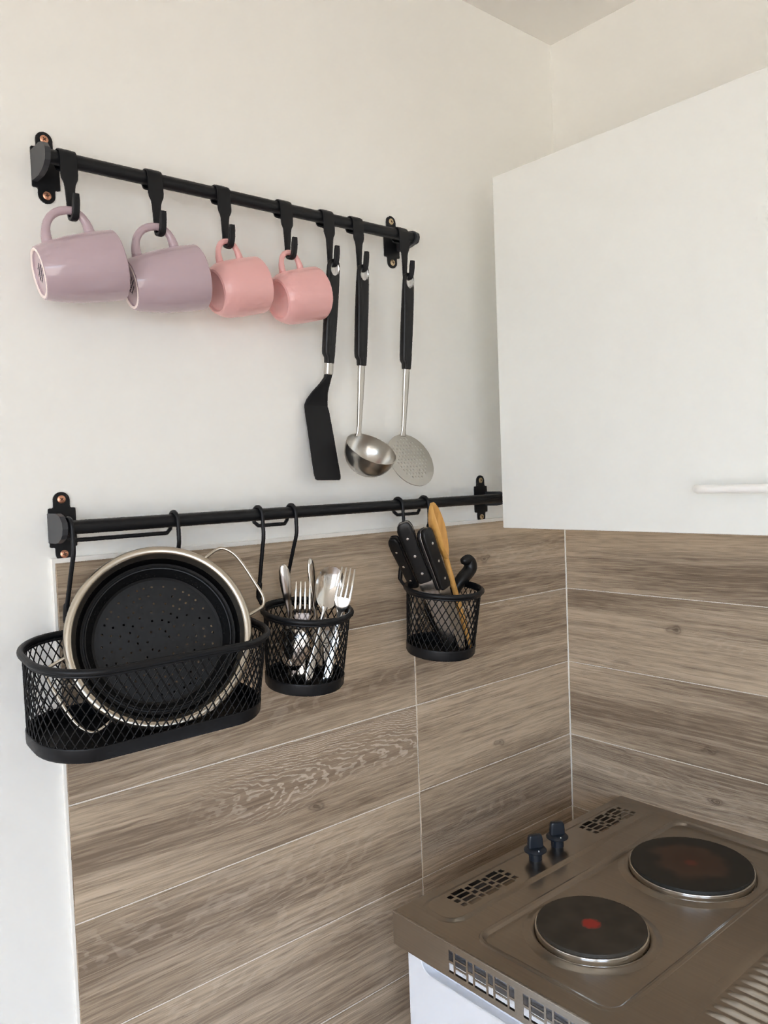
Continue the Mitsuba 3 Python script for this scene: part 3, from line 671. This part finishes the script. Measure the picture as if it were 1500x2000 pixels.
add('rim', lathe([(0.0975, -0.0240), (0.1052, -0.0030), (0.1085, -0.0040), (RO - 0.0014, -0.0048), (RO, -0.0035), (RO + 0.0002, -0.0016), (RO - 0.0006, 0.0004), (RO - 0.0022, 0.0020), (0.1092, 0.0028), (0.1062, 0.0026), (0.1040, 0.0012), (0.1030, -0.0014), (0.1022, -0.0050), (0.0996, -0.0112)], 128), 'steel_rim', t, smooth=45, M=CM, label='bright steel rim')
for s in (1, -1):
    hpth = [(0.555, 0.835, -0.004), (0.66, 0.905, -0.004), (0.745, 0.925, -0.003), (0.86, 0.86, -0.002), (0.96, 0.72, -0.001), (1.08, 0.49, -0.001), (1.155, 0.335, -0.002), (1.15, 0.235, -0.003), (1.08, 0.185, -0.004), (0.975, 0.135, -0.004)]
    hp3 = np.array([(s * a * 0.1145, s * b * 0.1145, c) for a, b, c in hpth])
    add('wire_handle', tube(smoothpath(hp3, 6), 0.0021, 10), 'steel_rim', t, smooth=True, M=CM, label='bent steel wire handle')

# ---------------------------------------------------------------- cutlery
def stand(bottom, top, roll=0.0):
    """Frame at the bottom point, z to the top point, local -y towards the photographer's side."""
    b, tp = np.asarray(bottom, float), np.asarray(top, float)
    z = unit(tp - b); f = np.array([-0.56, -0.83, 0.0]); y = unit(-(f - z * (f @ z)))
    return frame(b, np.cross(y, z), y, z) @ rot([0, 0, 1], roll), np.linalg.norm(tp - b)
def table_knife(L):
    return spindle([(0.0, 0.003, 0.0007, 0.003, 0), (0.012, 0.012, 0.0011, 0.001, 0), (0.05, 0.0165, 0.0016, 0, 0), (L - 0.088, 0.0150, 0.0020, 0, 0), (L - 0.080, 0.0068, 0.0040, 0, 0), (L - 0.068, 0.0072, 0.0045, 0, 0), (L - 0.050, 0.0110, 0.0056, 0, 0), (L - 0.032, 0.0150, 0.0064, 0, 0), (L - 0.018, 0.0162, 0.0066, 0, 0), (L - 0.008, 0.0140, 0.0060, 0, 0), (L - 0.002, 0.0090, 0.0045, 0, 0), (L, 0.0040, 0.0020, 0, 0)], 20, 2.3)
def stem(L1, w_end=0.0135):
    return [(0.0, 0.006, 0.0016, 0, 0), (0.003, w_end * 0.85, 0.0022, 0, 0), (0.012, w_end, 0.0026, 0, 0), (0.045, 0.0100, 0.0030, 0, 0), (L1 - 0.03, 0.0058, 0.0034, 0, 0.001)]
def fork(L):
    n = L - 0.072
    st = stem(n) + [(n, 0.0062, 0.0030, 0, 0.0005), (n + 0.008, 0.0105, 0.0022, 0, -0.001), (n + 0.016, 0.0190, 0.0018, 0, -0.0022), (n + 0.023, 0.0232, 0.0017, 0, -0.003), (n + 0.0285, 0.0240, 0.0016, 0, -0.0035)]
    ms = [spindle(st, 18, 2.6)]
    for k in range(4):
        x = (k - 1.5) * 0.0066
        ms.append(spindle([(n + 0.026, 0.0042, 0.0017, x, -0.0032), (n + 0.045, 0.0036, 0.0018, x * 0.98, -0.0038), (n + 0.060, 0.0030, 0.0017, x * 0.95, -0.0018), (n + 0.071, 0.0018, 0.0010, x * 0.92, 0.0016)], 10, 2.4))
    return cat(*ms)
def spoon(L):
    n = L - 0.062
    ms = [spindle(stem(n) + [(n, 0.0064, 0.0030, 0, 0.0005), (n + 0.006, 0.0090, 0.0022, 0, 0.0)], 18, 2.6)]
    u = np.linspace(0, 1, 9); th = np.arange(48) * 2 * np.pi / 48
    def surf(off):
        rings = []
        for r in u:
            w = 0.0205 * (1 - 0.16 * np.cos(th))
            x, z = r * w * np.sin(th), n + 0.033 - r * 0.0310 * np.cos(th)
            z = n + 0.033 + (z - n - 0.033)
            rings.append(np.stack([x, 0.0075 * (1 - r * r) + off + 0 * x, z], 1))
        return rings
    a, b = surf(0.0), surf(0.0013)
    ms.append(loft(a + b[::-1], cap=False))
    return cat(*ms)
def lay(name, mesh, bottom, top, roll, label, cat_, group):
    M, L = stand(bottom, top, roll)
    k = add(name, mesh(L), 'steel_polished', smooth=40, M=M)
    labels[k] = {'label': label, 'category': cat_, 'group': group}
CG = 'cutlery in the round basket'
lay('table_knife', table_knife, (-0.712, -0.066, 1.2545), (-0.741, -0.083, 1.4235), 10, 'steel table knife, handle end up, leftmost in the cutlery basket', 'knife', CG)
lay('table_fork', fork, (-0.728, -0.094, 1.2520), (-0.7235, -0.104, 1.4005), 0, 'steel fork with tines up between the two table knives, lowest of the tall cutlery', 'fork', CG)
lay('table_knife', table_knife, (-0.684, -0.082, 1.2540), (-0.694, -0.081, 1.4275), 55, 'steel table knife, handle end up, tallest in the middle of the cutlery basket', 'knife', CG)
lay('table_spoon', spoon, (-0.722, -0.098, 1.2510), (-0.6655, -0.098, 1.4120), 8, 'steel tablespoon with its mirror-bright bowl up in the cutlery basket', 'spoon', CG)
lay('table_fork', fork, (-0.694, -0.106, 1.2510), (-0.6490, -0.111, 1.4125), -4, 'steel fork with long tines up, rightmost in the cutlery basket', 'fork', CG)
lay('teaspoon', spoon, (-0.742, -0.090, 1.2540), (-0.740, -0.107, 1.338), 160, 'short teaspoon low on the left inside the cutlery basket, behind the mesh', 'spoon', CG)
lay('teaspoon', spoon, (-0.668, -0.082, 1.2580), (-0.672, -0.076, 1.338), 20, 'short teaspoon low on the right inside the cutlery basket, behind the mesh', 'spoon', CG)

# ---------------------------------------------------------------- knives and tools in the right basket
def chef(bottom, top, hl, w, th, roll, label, blade_w):
    M, L = stand(bottom, top, roll)
    t = thing('kitchen_knife', label, 'knife', 'kitchen knives in the round basket')
    z0 = L - hl
    half = [(z0, w * 0.78, th * 0.40, 0, 0), (z0 + 0.004, w * 0.92, th * 0.44, 0, 0), (z0 + 0.03, w * 0.90, th * 0.46, 0, 0), (z0 + hl * 0.55, w * 0.95, th * 0.47, 0, 0), (z0 + hl * 0.8, w * 1.03, th * 0.48, 0.0006, 0), (L - 0.009, w * 1.0, th * 0.46, 0.0012, 0), (L - 0.003, w * 0.82, th * 0.40, 0.0016, 0), (L, w * 0.55, th * 0.26, 0.0018, 0)]
    for s in (-1, 1):
        add('handle_scale', spindle([(z, a, b, x, s * (th * 0.24 + 0.0004)) for z, a, b, x, _ in half], 20, 2.8), 'black_plastic', t, smooth=35, M=M, label='black handle half')
    add('blade', cat(spindle([(z0 - 0.004, w * 0.95, 0.0022, 0, 0), (z0, w * 0.80, 0.0022, 0, 0)] + [(z, a * 0.985, 0.0011, x, 0) for z, a, b, x, _ in half[1:-1]] + [(L + 0.0006, w * 0.60, 0.0010, 0.0018, 0)], 16, 6),
                     spindle([(0.0, 0.002, 0.0006, -blade_w * 0.3, 0), (0.012, blade_w * 0.45, 0.0012, -blade_w * 0.22, 0), (0.04, blade_w * 0.85, 0.0016, -blade_w * 0.05, 0), (z0 - 0.002, blade_w, 0.0020, 0, 0)], 12, 2.2)), 'steel', t, smooth=30, M=M, label='steel blade and tang')
    for k in range(3):
        z = z0 + hl * (0.16 + 0.30 * k)
        add('rivet', solid([(0, -th * 0.50 - 0.0004), (0.0021, -th * 0.50), (0.0021, th * 0.50), (0, th * 0.50 + 0.0004)], 16), 'chrome', t, smooth=35, M=M @ MT(0.0004, 0, z) @ rot([1, 0, 0], 90), label='steel rivet')
chef((-0.407, -0.054, 1.2565), (-0.537, -0.078, 1.4440), 0.098, 0.0190, 0.0150, -40, 'small kitchen knife with black riveted handle, lowest and leftmost in its basket', 0.017)
chef((-0.432, -0.106, 1.2510), (-0.532, -0.0965, 1.4670), 0.102, 0.0245, 0.0165, -18, 'kitchen knife with three rivets facing out, middle of the three black handles', 0.026)
chef((-0.4245, -0.1225, 1.2500), (-0.5085, -0.118, 1.4560), 0.100, 0.0250, 0.0190, 38, 'kitchen knife whose black handle leans against the wooden spoon, rightmost of the three', 0.026)
# wooden spoon
t = thing('wooden_spoon', 'golden wooden spoon seen edge-on in the basket with the knives', 'spoon')
M, L = stand((-0.4010, -0.1100, 1.2500), (-0.4820, -0.109, 1.4950), 68)
def wood_spoon(L):
    n = L - 0.095
    ms = [spindle([(0.0, 0.004, 0.004, 0, 0), (0.002, 0.0085, 0.0075, 0, 0), (0.05, 0.0095, 0.0085, 0, 0), (n - 0.03, 0.0105, 0.0090, 0, 0), (n, 0.0125, 0.0088, 0, 0), (n + 0.012, 0.0150, 0.0080, 0, 0.001)], 18, 2.2)]
    u = np.linspace(0, 1, 10); th = np.arange(56) * 2 * np.pi / 56
    def surf(dep, off):
        return [np.stack([r * 0.0240 * (1 - 0.10 * np.cos(th)) * np.sin(th), dep * (1 - r ** 2.2) + off + 0.004 * ((r * np.cos(th)) ** 2) + 0 * th, n + 0.048 - r * 0.0470 * np.cos(th)], 1) for r in u]
    a, b = surf(0.0150, -0.008), surf(0.0160, -0.0035)
    ms.append(loft(a + b[::-1], cap=False))
    return cat(*ms)
add('body', wood_spoon(L), 'beech_wood', t, smooth=40, M=M)
# curled black handle
k = add('black_utensil', tube(smoothpath([(-0.402, -0.056, 1.266), (-0.406, -0.064, 1.300), (-0.4070, -0.075, 1.336), (-0.3965, -0.083, 1.360), (-0.3770, -0.087, 1.378), (-0.3745, -0.088, 1.388), (-0.3790, -0.088, 1.3955), (-0.3870, -0.088, 1.3955)], 7),
                              np.interp(np.arange(50), [0, 15, 24, 32, 40, 49], [0.005, 0.0085, 0.0110, 0.0112, 0.0100, 0.0078]), 18), 'black_plastic', smooth=True)
labels[k] = {'label': 'black plastic utensil with a curled handle end, right of the wooden spoon', 'category': 'utensil'}
